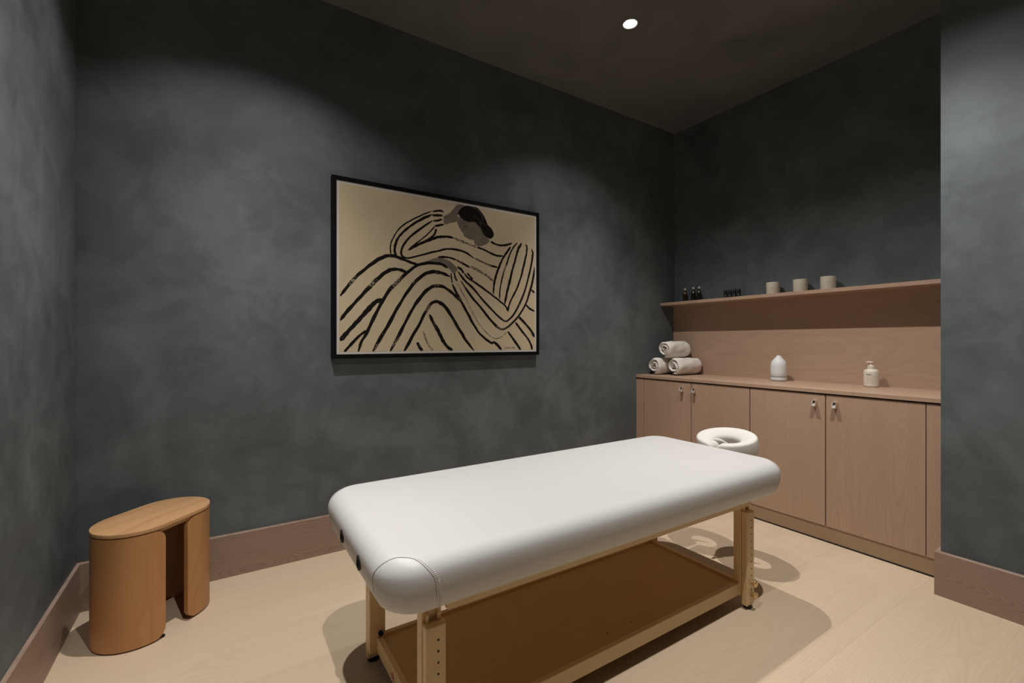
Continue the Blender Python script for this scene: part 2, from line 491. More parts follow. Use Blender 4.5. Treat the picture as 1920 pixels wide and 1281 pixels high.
def handle_bm(y, z):
    """square nickel pull: a short bent loop standing off the door, open to the front"""
    bm = bmesh.new()
    w, h, th, d = 0.0100, 0.0165, 0.0026, 0.030
    out = [(-w, -h), (w, -h), (w, h), (-w, h)]
    inn = [(-w + th, -h + th), (w - th, -h + th), (w - th, h - th), (-w + th, h - th)]
    V = {}
    for nm, lst in (('o', out), ('i', inn)):
        for k, (a, b) in enumerate(lst):
            # lower lip reaches further out than the top
            dd = d if b < 0 else d - 0.014
            V[nm, k, 0] = bm.verts.new((CF - 0.0002, y + a, z + b))
            V[nm, k, 1] = bm.verts.new((CF - dd, y + a, z + b))
    for k in range(4):
        j = (k + 1) % 4
        bm.faces.new((V['o', k, 0], V['o', j, 0], V['o', j, 1], V['o', k, 1]))
        bm.faces.new((V['i', k, 0], V['i', j, 0], V['i', j, 1], V['i', k, 1]))
        bm.faces.new((V['o', k, 1], V['o', j, 1], V['i', j, 1], V['i', k, 1]))
        bm.faces.new((V['o', k, 0], V['o', j, 0], V['i', j, 0], V['i', k, 0]))
    # sloping finger scoop inside the loop
    a, iw = [], w - th
    for x, zz in ((CF - 0.001, h * 0.45), (CF - d + 0.001, -h + th + 0.0005), (CF - 0.001, -h + th + 0.0005)):
        a.append([bm.verts.new((x, y + s * (iw - 0.0001), z + zz)) for s in (-1, 1)])
    for p, q in ((0, 1), (1, 2), (2, 0)):
        bm.faces.new((a[p][0], a[p][1], a[q][1], a[q][0]))
    bm.faces.new((a[0][0], a[1][0], a[2][0])); bm.faces.new((a[0][1], a[2][1], a[1][1]))
    return bm

def cabinet(label, y0, y1, ymid, hy, filler=None):
    t = thing('base_cabinet', label, 'cabinet', (CF, (y0 + y1) / 2, 0), group='base cabinets along the wall')
    def part(name, bm, mat, parent=t, **kw):
        bmesh.ops.translate(bm, verts=bm.verts, vec=(-CF, -(y0 + y1) / 2, 0))
        return obj(name, bm, mat, parent, **kw)
    part('carcass', box(CF + 0.022, X_RIGHT - 0.001, y0 + 0.0005, y1 - 0.0005, 0.095, DOOR_T + 0.001), M['gap'])  # carcass coloured near-black: the shade in the door gaps is painted on
    for (a, b), h in (((y0, ymid), hy[0]), ((ymid, y1), hy[1])):
        bm = box(0, 0.0215, a + 0.0028 - (a + b) / 2, b - 0.0028 - (a + b) / 2, DOOR_B, DOOR_T - 0.006, 0.0008, 1)
        d = obj('door', bm, M['ash_v'], t)
        d.location = (0, (a + b) / 2 - (y0 + y1) / 2, 0)
        hb = handle_bm(h, 0.791)
        bmesh.ops.translate(hb, verts=hb.verts, vec=(-CF, -(a + b) / 2, 0))
        obj('handle', hb, M['nickel'], d)
    if filler:
        a, b = filler
        part('filler_strip', box(CF, CF + 0.0215, a + 0.0028, b - 0.0005, DOOR_B, DOOR_T - 0.006, 0.0008, 1), M['ash_v'])
        part('filler_backing', box(CF + 0.022, CF + 0.06, a, b - 0.0005, 0.095, DOOR_T + 0.001), M['gap'])  # near-black sheet, painted as the shade behind the filler gap
    return t
cabinet('two-door pinkish wood base cabinet under the rolled towels, left of the pair', 1.669, 2.556, 2.110, (2.080, 2.185), (2.556, Y_BACK))
c2 = cabinet('two-door pinkish wood base cabinet under the pump bottle, beside the partition', 0.784, 1.669, 1.226, (1.176, 1.280), (Y_PART + 0.0005, 0.784))

pl = thing('plinth', 'smooth brown toe board running along the floor under the cabinets', 'plinth', (CF, 1.66, 0))
b = box(0.004, 0.022, Y_PART + 0.019 - 1.66, Y_BACK - 0.0005 - 1.66, 0.009, 0.094)
obj('board', b, M['toe'], pl)
b = box(0.003, 0.021, Y_PART + 0.019 - 1.66, Y_BACK - 0.0005 - 1.66, 0.0, 0.009)
obj('floor_strip', b, M['gap'], pl, label='dark strip along the floor')  # near-black strip filling the gap below the toe board

wt = thing('worktop', 'long pinkish wood worktop carrying the towels, diffuser and pump bottle', 'worktop', (2.913, 1.66, 0.853))
obj('slab', box(0, X_RIGHT - 2.914, Y_PART + 0.0005 - 1.66, Y_BACK - 0.0005 - 1.66, -0.001, CT - 0.853, 0.0012, 1), M['ash_yz'], wt)

bp = thing('back_panel', 'smooth pinkish wood panel on the wall between worktop and shelf', 'panel', (3.395, 1.66, CT))
obj('board', box(0, 0.014, Y_PART + 0.0005 - 1.66, Y_BACK - 0.0005 - 1.66, 0.0, 1.459 - CT), M['ash_y'], bp)

SH = 1.483
sh = thing('wall_shelf', 'thin pinkish wood shelf on the wall holding candles and small bottles', 'shelf', (3.2175, 1.66, 1.459))
obj('board', box(0, X_RIGHT - 3.2185, Y_PART + 0.0005 - 1.66, Y_BACK - 0.0005 - 1.66, 0, SH - 1.459, 0.0012, 1), M['ash_yz'], sh)

# ------------------------------------------------------------------ massage table
TX0, TX1, TY0, TY1 = 0.318, 2.150, 1.040, 1.795
TB, TT = 0.470, 0.622
CR = 0.115
tcx, tcy = (TX0 + TX1) / 2, (TY0 + TY1) / 2
HA, HB = (TX1 - TX0) / 2, (TY1 - TY0) / 2
table = thing('massage_table', 'white padded massage table on a pale wooden frame with lower shelf', 'massage table', (tcx, tcy, 0))

def plan(inset, n=14):
    """rounded rectangle, same number of points for every inset; starts at the near left corner"""
    r = max(CR - inset, 0.0)
    a = HA - max(inset, CR); b_ = HB - max(inset, CR)
    a = HA - CR if inset < CR else HA - inset
    b_ = HB - CR if inset < CR else HB - inset
    pts = []
    for (sx, sy, st) in ((-1, -1, PI), (1, -1, 1.5 * PI), (1, 1, 0.0), (-1, 1, 0.5 * PI)):
        for k in range(n + 1):
            th = st + 0.5 * PI * k / n
            pts.append((sx * a + r * math.cos(th), sy * b_ + r * math.sin(th)))
        # straight run to the next corner
        nx, ny = {(-1, -1): (1, -1), (1, -1): (1, 1), (1, 1): (-1, 1), (-1, 1): (-1, -1)}[(sx, sy)]
        th = st + 0.5 * PI
        p0 = (sx * a + r * math.cos(th), sy * b_ + r * math.sin(th))
        p1 = (nx * a + r * math.cos(th), ny * b_ + r * math.sin(th))
        m = 10 if abs(nx - sx) > 0 else 5
        for k in range(1, m):
            pts.append((p0[0] + (p1[0] - p0[0]) * k / m, p0[1] + (p1[1] - p0[1]) * k / m))
    return pts

def cushion_profile():
    H = TT - TB
    pr = [(0.070, 0.000), (0.050, 0.001), (0.034, 0.005), (0.021, 0.014), (0.011, 0.032), (0.003, 0.062), (0.000, 0.090)]
    R, z0 = 0.058, 0.095
    for k in range(1, 11):
        th = 0.5 * PI * k / 10
        pr.append((R - R * math.cos(th), z0 + (H - 0.006 - z0) * math.sin(th)))
    for i in (0.10, 0.13, 0.17, 0.22, 0.28, 0.34):
        pr.append((i, H - 0.006 + 0.006 * (1 - ((0.36 - i) / 0.28) ** 2 if i < 0.36 else 1)))
    return pr
CPROF = cushion_profile()

bm = bmesh.new()
rings = []
for ins, z in CPROF:
    rings.append([bm.verts.new((x, y, TB + z)) for x, y in plan(ins)])
n = len(rings[0])
for a, b in zip(rings, rings[1:]):
    for k in range(n):
        bm.faces.new((a[k], a[(k + 1) % n], b[(k + 1) % n], b[k]))
bm.faces.new(rings[0][::-1]); bm.faces.new(rings[-1])
bmesh.ops.remove_doubles(bm, verts=bm.verts, dist=1e-5)
cush = obj('cushion', bm, M['vinyl'], table, True, label='thick white padded top')

def csurf(th, side, v, lift=0.0):
    """a point on the cushion near a corner. side 0..3 = near left, near right, far right, far left;
    th runs along the corner (0..1 is the rounded arc, beyond that the straight sides); v = height 0..1"""
    sx, sy, st = ((-1, -1, PI), (1, -1, 1.5 * PI), (1, 1, 0.0), (-1, 1, 0.5 * PI))[side]
    m = 1 + v * 15
    i = min(int(m), len(CPROF) - 2); f = m - i
    ins = CPROF[i][0] * (1 - f) + CPROF[i + 1][0] * f
    z = CPROF[i][1] * (1 - f) + CPROF[i + 1][1] * f
    r = max(CR - ins, 0.001)
    a, b_ = HA - CR, HB - CR
    arc = CR * PI / 2
    tc = min(max(th, 0), 1)
    ang = st + 0.5 * PI * tc
    x = sx * a + (r + lift) * math.cos(ang); y = sy * b_ + (r + lift) * math.sin(ang)
    over = (th - tc) * arc
    x += over * -math.sin(ang); y += over * math.cos(ang)
    return Vector((x, y, TB + z + lift * 0.6))
for side in range(4):
    pts = []
    for k in range(49):
        q = k / 48
        pts.append(csurf(-0.02 + 1.18 * q, side, 0.86 * (1 - abs(2 * q - 1) ** 2.7), 0.0002))
    obj('seam', add_tube(bmesh.new(), pts, 0.0009, 6), M['seam'], cush, True)
    # the row of stitches outside the seam on the long side
    if side in (0, 1):
        bm = bmesh.new()
        s = 1 if side == 0 else -1
        run, last = 0.0, None
        for k in range(400):
            q = 0.62 + 0.36 * k / 399
            if side == 1: q = 1 - q
            v = 0.86 * (1 - abs(2 * q - 1) ** 2.7)
            th = -0.02 + 1.18 * q
            p0 = csurf(th + s * 0.028, side, v + 0.004, 0.0003)
            if last is not None: run += (p0 - last).length
            last = p0
            if run > 0.0050:
                run = 0.0
                add_tube(bm, [p0, csurf(th + s * 0.056, side, v + 0.016, 0.0003)], 0.0008, 5)
        o = obj('stitching', bm, M['stitch'], cush, True, kind='stuff')

# sockets for the face cradle on the foot end
for yy in (1.273, 1.475):
    bm = bmesh.new()
    N = 20
    rr = []
    for (s, dx) in ((0.0160, 0.002), (0.0165, -0.003), (0.0125, -0.0045), (0.0095, -0.001), (0.0090, 0.004)):
        rr.append([bm.verts.new((TX0 - tcx + dx + 0.0012, yy - tcy + s * math.cos(2 * PI * k / N), 0.545 + 1.25 * s * math.sin(2 * PI * k / N))) for k in range(N)])
    for a, b in zip(rr, rr[1:]):
        for k in range(N):
            bm.faces.new((a[k], a[(k + 1) % N], b[(k + 1) % N], b[k]))
    bm.faces.new(rr[-1]); bm.faces.new(rr[0][::-1])
    obj('socket', bm, M['black'], cush, label='black oval plastic socket')

def tb(x0, x1, y0, y1, z0, z1, bev=0.002, seg=2):
    return box(x0 - tcx, x1 - tcx, y0 - tcy, y1 - tcy, z0, z1, bev, seg)

# frame under the padding
obj('side_rail', tb(0.4965, 1.8925, 1.083, 1.103, 0.4525, 0.474), M['maple_x'], table)
obj('side_rail', tb(0.4965, 1.8925, 1.667, 1.687, 0.4525, 0.474), M['maple_x'], table)
obj('end_rail', tb(0.47, 0.49, 1.110, 1.660, 0.452, 0.474), M['maple_y'], table)
obj('end_rail', tb(1.90, 1.92, 1.110, 1.660, 0.452, 0.474), M['maple_y'], table)
obj('base_board', tb(TX0 + 0.095, TX1 - 0.095, TY0 + 0.06, TY1 - 0.06, 0.4645, 0.4755, 0.002), M['maple_x'], table)

def leg(xa, xb, front, knobs):
    """inner post fixed to the top plus an outer slat bolted to it, with a row of height holes"""
    s = 1 if front else -1
    yo = 1.094 if front else 1.672
    po0, po1 = sorted((yo + s * 0.028, yo + s * 0.062))
    so0, so1 = sorted((yo, yo + s * 0.028))
    lg = obj('leg', tb(xa, xb, po0, po1, 0.050, 0.470, 0.003), M['maple'], table)
    # ridges of the routed channel above the slat
    for xr in (xa + 0.010, xb - 0.016):
        ra, rb = sorted((yo + s * 0.016, yo + s * 0.0285))
        obj('guide', tb(xr, xr + 0.006, ra, rb, 0.405, 0.440, 0.001, 1), M['maple'], lg)
    bm = tb(xa + 0.002, xb + 0.002, so0, so1, 0.014, 0.418, 0.0055, 3)
    sl = obj('slat', bm, M['maple'], lg)
    # holes: near-black plugs in the outer face, colour standing for the shade inside, all on one strip of the slat
    face = yo - s * 0.0004
    for k in range(12):
        z = 0.378 - 0.0295 * k
        if z < 0.05: break
        hb = add_cyl_y(bmesh.new(), xb - 0.021 - tcx, z, face - tcy, face + s * 0.006 - tcy, 0.0032, 10)
        obj('hole', hb, M['gap'], lg)
    for z in knobs:
        yk = yo - tcy
        kb = bmesh.new()
        add_cyl_y(kb, xb - 0.021 - tcx, z, yk - s * 0.012, yk + s * 0.002, 0.006, 12)
        # domed knob head
        N = 16
        rr = []
        for (r, d) in ((0.006, 0.010), (0.0135, 0.011), (0.0155, 0.015), (0.0145, 0.020), (0.009, 0.0235)):
            rr.append([kb.verts.new((xb - 0.021 - tcx + r * math.cos(2 * PI * k / N), yk - s * d, z + r * math.sin(2 * PI * k / N))) for k in range(N)])
        for a, b in zip(rr, rr[1:]):
            for k in range(N):
                kb.faces.new((a[k], a[(k + 1) % N], b[(k + 1) % N], b[k]))
        kb.faces.new(rr[-1]); kb.faces.new(rr[0][::-1])
        auto_smooth(obj('knob', kb, M['brass'], lg, label='brass knob'), 40)
    fb = lathe([(0.020, 0.0), (0.022, 0.003), (0.020, 0.0155)], 20, ((xa + xb) / 2 - tcx, (so0 + so1) / 2 - tcy, 0))
    bmesh.ops.scale(fb, vec=(1.0, 0.72, 1.0), verts=fb.verts, space=Matrix.Translation((-(xa + xb) / 2 + tcx, -(so0 + so1) / 2 + tcy, 0)))
    auto_smooth(obj('foot', fb, M['black'], lg, label='black rubber foot'), 40)
    return lg
leg(0.440, 0.496, True, (0.112, 0.062))
leg(1.893, 1.948, True, (0.112, 0.062))
leg(0.440, 0.496, False, (0.112, 0.062))
leg(1.893, 1.948, False, (0.112, 0.062))

# lower shelf: four rails round a recessed board
shf = obj('shelf', tb(0.470, 1.920, 1.130, 1.636, 0.066, 0.094, 0.0), M['ply'], table, label='tan board')
for (x0, x1, y0, y1, mt) in ((0.468, 1.922, 1.1285, 1.146, 'maple_x'), (0.468, 1.922, 1.620, 1.6375, 'maple_x'), (0.466, 0.486, 1.146, 1.620, 'maple_y'), (1.904, 1.924, 1.146, 1.620, 'maple_y')):
    obj('rail', tb(x0, x1, y0, y1, 0.052, 0.104, 0.0025), M[mt], shf)
bm = bmesh.new()
add_cyl_y(bm, 0.478 - tcx, 0.118, 1.600 - tcy, 1.612 - tcy, 0.0085, 14)
obj('bolt', bm, M['black'], shf, label='black bolt cap')
for xx in (1.18, 1.30):
    obj('screw', lathe([(0.003, 0.0936), (0.003, 0.0946), (0.0015, 0.095)], 10, (xx - tcx, 1.20 - tcy, 0)), M['gap'], shf)
# red leaf mark printed on the near end rail
bm = bmesh.new()
for (yy, hh, ln) in ((1.445, 0.020, 0.004), (1.437, 0.028, -0.003), (1.429, 0.018, -0.006)):
    v = [bm.verts.new((0.4656 - tcx, yy + dy - tcy, 0.066 + dz)) for dy, dz in ((-0.003, 0), (0.003, 0.001), (0.004 + ln * 0.5, hh * 0.55), (ln, hh), (-0.003 + ln * 0.5, hh * 0.5))]
    bm.faces.new(v)
obj('leaf_mark', bm, M['red'], shf, label='small red leaf mark')

# ------------------------------------------------------------------ face cradle
FX, FY = 2.281, 1.423
fc = thing('face_cradle', 'white horseshoe face cradle standing off the head end of the massage table', 'headrest', (FX, FY, 0.566))
fc.rotation_euler = (0, -math.radians(13), 0)
def cradle_bm():
    bm = bmesh.new()
    N, Q = 72, 20
    gap = math.radians(5)                 # the slot faces the table
    rings = []
    for k in range(N + 1):
        a = PI + gap + (2 * PI - 2 * gap) * k / N
        ca, sa = math.cos(a), math.sin(a)
        ring = []
        endf = min(k, N - k) / 3.0
        e = math.sqrt(1 - (1 - min(endf, 1.0)) ** 2) if endf < 1 else 1.0
        e = max(e, 0.45)
        # outer and inner outlines
        ox, oy = 0.129 * ca, 0.158 * sa
        ix, iy = 0.004 + 0.046 * ca, 0.066 * sa
        mx, my = (ox + ix) / 2, (oy + iy) / 2
        hx, hy = (ox - ix) / 2, (oy - iy) / 2
        for q in range(Q):
            t = 2 * PI * q / Q
            c, s = math.cos(t), math.sin(t)
            se = lambda v, p: math.copysign(abs(v) ** p, v)
            u = se(c, 0.34); w = se(s, 0.30)
            taper = 0.96 + 0.04 * w if u > 0 else 1.0
            zz = 0.043 + 0.043 * w * e
            # the top dishes down towards the hole, with a few gathers of the cover left of the slot
            dish = -0.026 * ((0.55 - u) / 1.55) ** 1.5 if (u < 0.55 and w > -0.2) else 0.0
            near = math.exp(-((a - (PI + 2 * PI - 1.1)) / 0.5) ** 2)
            wr = 0.008 * near * math.sin(a * 26) * max(0.0, 0.5 - u) if w > -0.2 else 0.0
            top = dish
            ring.append(bm.verts.new((mx + hx * u * taper * (0.55 + 0.45 * e), my + hy * u * taper * (0.55 + 0.45 * e), zz + wr + top)))
        rings.append(ring)
    for a, b in zip(rings, rings[1:]):
        for q in range(Q):
            bm.faces.new((a[q], a[(q + 1) % Q], b[(q + 1) % Q], b[q]))
    bm.faces.new(rings[0][::-1]); bm.faces.new(rings[-1])
    return bm
pad = obj('pad', cradle_bm(), M['linen'], fc, True)
# folds of the fabric cover dropping into the hole
for (y0, y1, dx, r) in ((0.004, 0.058, -0.040, 0.009), (-0.020, 0.040, -0.026, 0.008)):
    pts = []
    for k in range(9):
        q = k / 8
        pts.append((dx + 0.055 * q - 0.02, y1 + (y0 - y1) * q + 0.01 * math.sin(q * PI), 0.070 - 0.045 * q * q))
    obj('fold', add_tube(bmesh.new(), pts, [r * (0.5 + 0.7 * math.sin(PI * min(1, k / 8 + 0.15))) for k in range(9)], 8), M['linen'], pad, True)
# plate and the two rods into the table end
for s in (-1, 1):
    arm = [(-0.085, s * 0.118, -0.004), (0.0, s * 0.124, -0.004), (0.060, s * 0.105, -0.004), (0.092, s * 0.050, -0.004)]
    obj('support_arm', add_tube(bmesh.new(), arm, 0.008, 8), M['steel'], fc, True)
    obj('rod', add_tube(bmesh.new(), [(-0.126, s * 0.10, -0.016), (-0.085, s * 0.116, -0.012), (-0.050, s * 0.121, -0.008)], 0.006, 10), M['steel'], fc, True)

# ------------------------------------------------------------------ oak stool
SA = math.radians(46)
stool = thing('stool', 'low honey oak stool with rounded top and curved side panels in the corner', 'stool', (-0.228, 2.370, 0), SA)
SL, SW = 0.212, 0.139               # half length, half width of the stadium top
def stadium(hl, hw, n=20):
    c = hl - hw
    pts = [(c + hw * math.sin(PI * k / n), -hw * math.cos(PI * k / n)) for k in range(n + 1)]
    pts += [(-c - hw * math.sin(PI * k / n), hw * math.cos(PI * k / n)) for k in range(n + 1)]
    return pts
def slab_bm(hl, hw, z0, z1, bev=0.0):
    bm = bmesh.new()
    prof = [(0.0, z0), (0.0, z1)] if bev == 0 else [(bev, z0), (0.0, z0 + bev), (0.0, z1 - bev), (bev * 0.3, z1 - bev * 0.3), (bev, z1)]
    rings = [[bm.verts.new((x, y, z)) for x, y in stadium(hl - i, hw - i)] for i, z in prof]
    n = len(rings[0])
    for a, b in zip(rings, rings[1:]):
        for k in range(n):
            bm.faces.new((a[k], a[(k + 1) % n], b[(k + 1) % n], b[k]))
    bm.faces.new(rings[0][::-1]); bm.faces.new(rings[-1])
    return bm
auto_smooth(obj('top', slab_bm(SL, SW, 0.426, 0.441, 0.002), M['oak_t'], stool), 40)
auto_smooth(obj('under_top', slab_bm(SL - 0.010, SW - 0.010, 0.412, 0.4265), M['oak_t'], stool), 40)
def panel_bm(s0, s1, end):
    """a bent sheet that starts on the front side at s0, goes round one end and comes back to s1 behind.
    Its free edges have rounded top and bottom corners."""
    hl, hw, th = SL - 0.001, SW - 0.001, 0.019
    c = hl - hw
    path = []                       # centre line (x, y, normal x, normal y)
    n1, n2 = 8, 24
    for k in range(n1):
        path.append((s0 + (end * c - s0) * k / n1, -hw, 0, -1))
    for k in range(n2 + 1):
        a = PI * k / n2
        path.append((end * (c + hw * math.sin(a)), -hw * math.cos(a), end * math.sin(a), -math.cos(a)))
    for k in range(1, n1 + 1):
        path.append((end * c + (s1 - end * c) * k / n1, hw, 0, 1))
    # arc length
    L = [0]
    for p, q in zip(path, path[1:]):
        L.append(L[-1] + math.hypot(q[0] - p[0], q[1] - p[1]))
    tot = L[-1]
    # resample with extra points near the free edges
    R = 0.040
    ss = [R * (1 - math.cos(0.5 * PI * k / 8)) for k in range(9)]
    ss = ss + [R + (tot - 2 * R) * k / 44 for k in range(1, 44)] + [tot - q for q in reversed(ss)]
    def at(s):
        i = 0
        while i < len(L) - 2 and L[i + 1] < s: i += 1
        f = (s - L[i]) / max(L[i + 1] - L[i], 1e-9)
        return [path[i][j] * (1 - f) + path[i + 1][j] * f for j in range(4)]
    bm = bmesh.new()
    z0, z1 = 0.006, 0.4225
    cols = []
    rows = 9
    for s in ss:
        x, y, nx, ny = at(s)
        d = min(s, tot - s)
        cut = R - math.sqrt(max(R * R - (R - d) ** 2, 0)) if d < R else 0.0
        za, zb = z0 + cut, z1 - cut
        col = []
        for k in range(rows):
            z = za + (zb - za) * k / (rows - 1)
            col.append((bm.verts.new((x, y, z)), bm.verts.new((x - nx * th, y - ny * th, z))))
        cols.append(col)
    for a, b in zip(cols, cols[1:]):
        for k in range(rows - 1):
            bm.faces.new((a[k][0], b[k][0], b[k + 1][0], a[k + 1][0]))
            bm.faces.new((a[k][1], a[k + 1][1], b[k + 1][1], b[k][1]))
        bm.faces.new((a[0][0], a[0][1], b[0][1], b[0][0]))
        bm.faces.new((a[-1][0], b[-1][0], b[-1][1], a[-1][1]))
    for col in (cols[0], cols[-1]):
        for k in range(rows - 1):
            bm.faces.new((col[k][0], col[k + 1][0], col[k + 1][1], col[k][1]))
    return bm
auto_smooth(obj('side_panel', panel_bm(-0.072, -0.04, -1), M['oak_v'], stool), 40)
auto_smooth(obj('side_panel', panel_bm(0.024, 0.03, 1), M['oak_v'], stool), 40)
for (x, y) in ((-0.2012, 0.0), (-0.076, -0.1283), (-0.076, 0.1283), (0.2012, 0.0), (0.074, -0.1283), (0.074, 0.1283)):
    obj('glide', lathe([(0.007, 0.0), (0.008, 0.0065)], 12, (x, y, 0)), M['black'], stool)

# ------------------------------------------------------------------ framed picture
# brush strokes of the print, measured on the sheet (metres from its lower left outer corner)
STROKES = [(0.0065,0,[(0.579,0.89),(0.533,0.867),(0.462,0.825),(0.406,0.786),(0.366,0.745),(0.341,0.702),(0.325,0.665),(0.321,0.63),(0.325,0.6)]),(0.0113,0,[(0.579,0.869),(0.523,0.838),(0.462,0.796),(0.409,0.75),(0.375,0.711),(0.357,0.678),(0.348,0.642),(0.348,0.616),(0.357,0.597)]),(0.0096,0,[(0.584,0.833),(0.542,0.802),(0.485,0.756),(0.434,0.709),(0.402,0.665),(0.386,0.624),(0.39,0.602),(0.409,0.589),(0.443,0.592),(0.509,0.614),(0.572,0.637),(0.617,0.65),(0.662,0.666),(0.707,0.673),(0.767,0.671),(0.814,0.659),(0.872,0.63)]),(0.0101,0,[(0.877,0.631),(0.936,0.611),(0.996,0.594),(1.047,0.588)]),(0.0065,0,[(0.599,0.801),(0.552,0.747),(0.499,0.699),(0.462,0.668),(0.427,0.635)]),(0.0132,0,[(0.427,0.635),(0.471,0.664),(0.523,0.693),(0.572,0.717),(0.617,0.736),(0.653,0.743),(0.684,0.747),(0.719,0.745)]),(0.0116,1,[(0.719,0.745),(0.767,0.734),(0.81,0.722),(0.848,0.712),(0.887,0.703)]),(0.0101,0,[(0.892,0.704),(0.941,0.694),(0.991,0.677),(1.042,0.665),(1.089,0.668)]),(0.0105,0,[(0.608,0.786),(0.596,0.752),(0.572,0.726),(0.552,0.712)]),(0.0096,0,[(0.584,0.889),(0.617,0.898),(0.64,0.902),(0.655,0.895)]),(0.0116,0,[(0.581,0.865),(0.617,0.87),(0.648,0.874)]),(0.0101,0,[(0.589,0.832),(0.617,0.838),(0.646,0.85)]),(0.0108,0,[(0.599,0.802),(0.617,0.807),(0.657,0.82)]),(0.0108,0,[(0.991,0.754),(1.027,0.741),(1.073,0.737),(1.121,0.747),(1.158,0.761)]),(0.0101,0,[(0.617,0.612),(0.662,0.618),(0.707,0.616),(0.753,0.604),(0.8,0.585),(0.838,0.569)]),(0.0122,1,[(0.844,0.575),(0.905,0.552),(0.963,0.525),(1.013,0.494)]),(0.0122,0,[(1.148,0.735),(1.121,0.7),(1.084,0.647),(1.057,0.591),(1.033,0.531),(1.018,0.471),(1.013,0.407)]),(0.0091,0,[(1.202,0.77),(1.169,0.732),(1.142,0.684),(1.121,0.628),(1.098,0.571),(1.078,0.505),(1.064,0.439),(1.061,0.375)]),(0.0132,0,[(1.24,0.772),(1.213,0.733),(1.196,0.685),(1.18,0.633),(1.161,0.576),(1.14,0.497),(1.119,0.425),(1.1,0.341)]),(0.0112,0,[(1.271,0.767),(1.282,0.75),(1.279,0.708),(1.262,0.641),(1.233,0.54),(1.197,0.453),(1.154,0.379),(1.133,0.331),(1.126,0.295)]),(0.0112,0,[(1.321,0.742),(1.333,0.713),(1.331,0.701),(1.325,0.657),(1.302,0.564),(1.269,0.458),(1.218,0.347),(1.168,0.273),(1.126,0.236),(1.098,0.232),(1.057,0.258),(0.99,0.313),(0.924,0.374),(0.86,0.438),(0.803,0.482),(0.754,0.536)]),(0.0122,0,[(1.347,0.616),(1.343,0.573),(1.321,0.486),(1.284,0.38),(1.233,0.293),(1.168,0.225),(1.119,0.189),(1.084,0.176),(1.044,0.19),(0.99,0.238),(0.911,0.322),(0.841,0.392),(0.776,0.477)]),(0.0046,1,[(1.119,0.159),(1.078,0.126),(1.03,0.114),(0.983,0.134),(0.911,0.202),(0.854,0.286),(0.816,0.357),(0.791,0.395),(0.748,0.464)]),(0.0132,0,[(0.715,0.454),(0.742,0.403),(0.779,0.344),(0.816,0.284),(0.86,0.212),(0.905,0.151),(0.95,0.114),(0.996,0.085),(1.02,0.088),(1.05,0.065),(1.078,0.035)]),(0.0071,0,[(0.706,0.522),(0.709,0.489),(0.715,0.462)]),(0.0091,0,[(0.727,0.529),(0.736,0.496),(0.748,0.475)]),(0.0122,0,[(0.748,0.564),(0.776,0.552),(0.794,0.529)]),(0.0102,0,[(0.797,0.529),(0.822,0.503),(0.86,0.483),(0.924,0.448),(1.003,0.401),(1.071,0.358),(1.109,0.33),(1.126,0.301)]),(0.0102,0,[(0.819,0.531),(0.841,0.51),(0.86,0.494)]),(0.0112,0,[(1.321,0.455),(1.347,0.435)]),(0.0112,0,[(1.269,0.352),(1.306,0.323),(1.347,0.306)]),(0.0142,0,[(1.215,0.262),(1.258,0.227),(1.314,0.173),(1.347,0.125)]),(0.0122,0,[(1.186,0.226),(1.24,0.166),(1.291,0.112),(1.317,0.07),(1.328,0.033)]),(0.0132,0,[(1.126,0.162),(1.168,0.112),(1.218,0.052),(1.229,0.034)]),(0.0152,0,[(0.043,0.343),(0.087,0.404),(0.134,0.461),(0.192,0.515),(0.246,0.559),(0.297,0.587),(0.343,0.592),(0.396,0.579),(0.449,0.563),(0.49,0.554)]),(0.0163,0,[(0.043,0.209),(0.078,0.258),(0.134,0.324),(0.192,0.391),(0.251,0.455),(0.302,0.499),(0.343,0.515),(0.385,0.514),(0.42,0.501)]),(0.0193,0,[(0.043,0.099),(0.087,0.152),(0.144,0.216),(0.192,0.272),(0.236,0.319),(0.276,0.336)]),(0.0122,0,[(0.064,0.036),(0.106,0.084),(0.148,0.128),(0.187,0.156)]),(0.0152,0,[(0.139,0.035),(0.158,0.094),(0.187,0.143),(0.216,0.208),(0.246,0.269),(0.281,0.336),(0.322,0.399),(0.38,0.459),(0.438,0.516),(0.493,0.554),(0.549,0.57),(0.617,0.574),(0.652,0.569),(0.682,0.552)]),(0.0163,0,[(0.221,0.034),(0.261,0.109),(0.307,0.185),(0.348,0.263),(0.385,0.326),(0.433,0.401),(0.482,0.461),(0.538,0.505),(0.583,0.52),(0.617,0.52),(0.652,0.516),(0.7,0.499)]),(0.0163,0,[(0.32,0.036),(0.369,0.125),(0.412,0.208),(0.455,0.287),(0.499,0.352),(0.549,0.408),(0.589,0.432),(0.617,0.436),(0.646,0.435),(0.688,0.416),(0.736,0.381),(0.779,0.344)]),(0.0163,0,[(0.404,0.035),(0.449,0.115),(0.499,0.199),(0.538,0.274),(0.577,0.327),(0.606,0.339),(0.629,0.334),(0.664,0.312),(0.706,0.258),(0.748,0.193),(0.785,0.139),(0.816,0.094),(0.869,0.035)]),(0.0173,0,[(0.563,0.259),(0.589,0.207),(0.617,0.164),(0.652,0.099),(0.682,0.061),(0.718,0.036)]),(0.0102,1,[(0.522,0.155),(0.543,0.099),(0.566,0.062),(0.586,0.038)]),(0.0152,0,[(0.485,0.089),(0.499,0.062),(0.518,0.036)])]
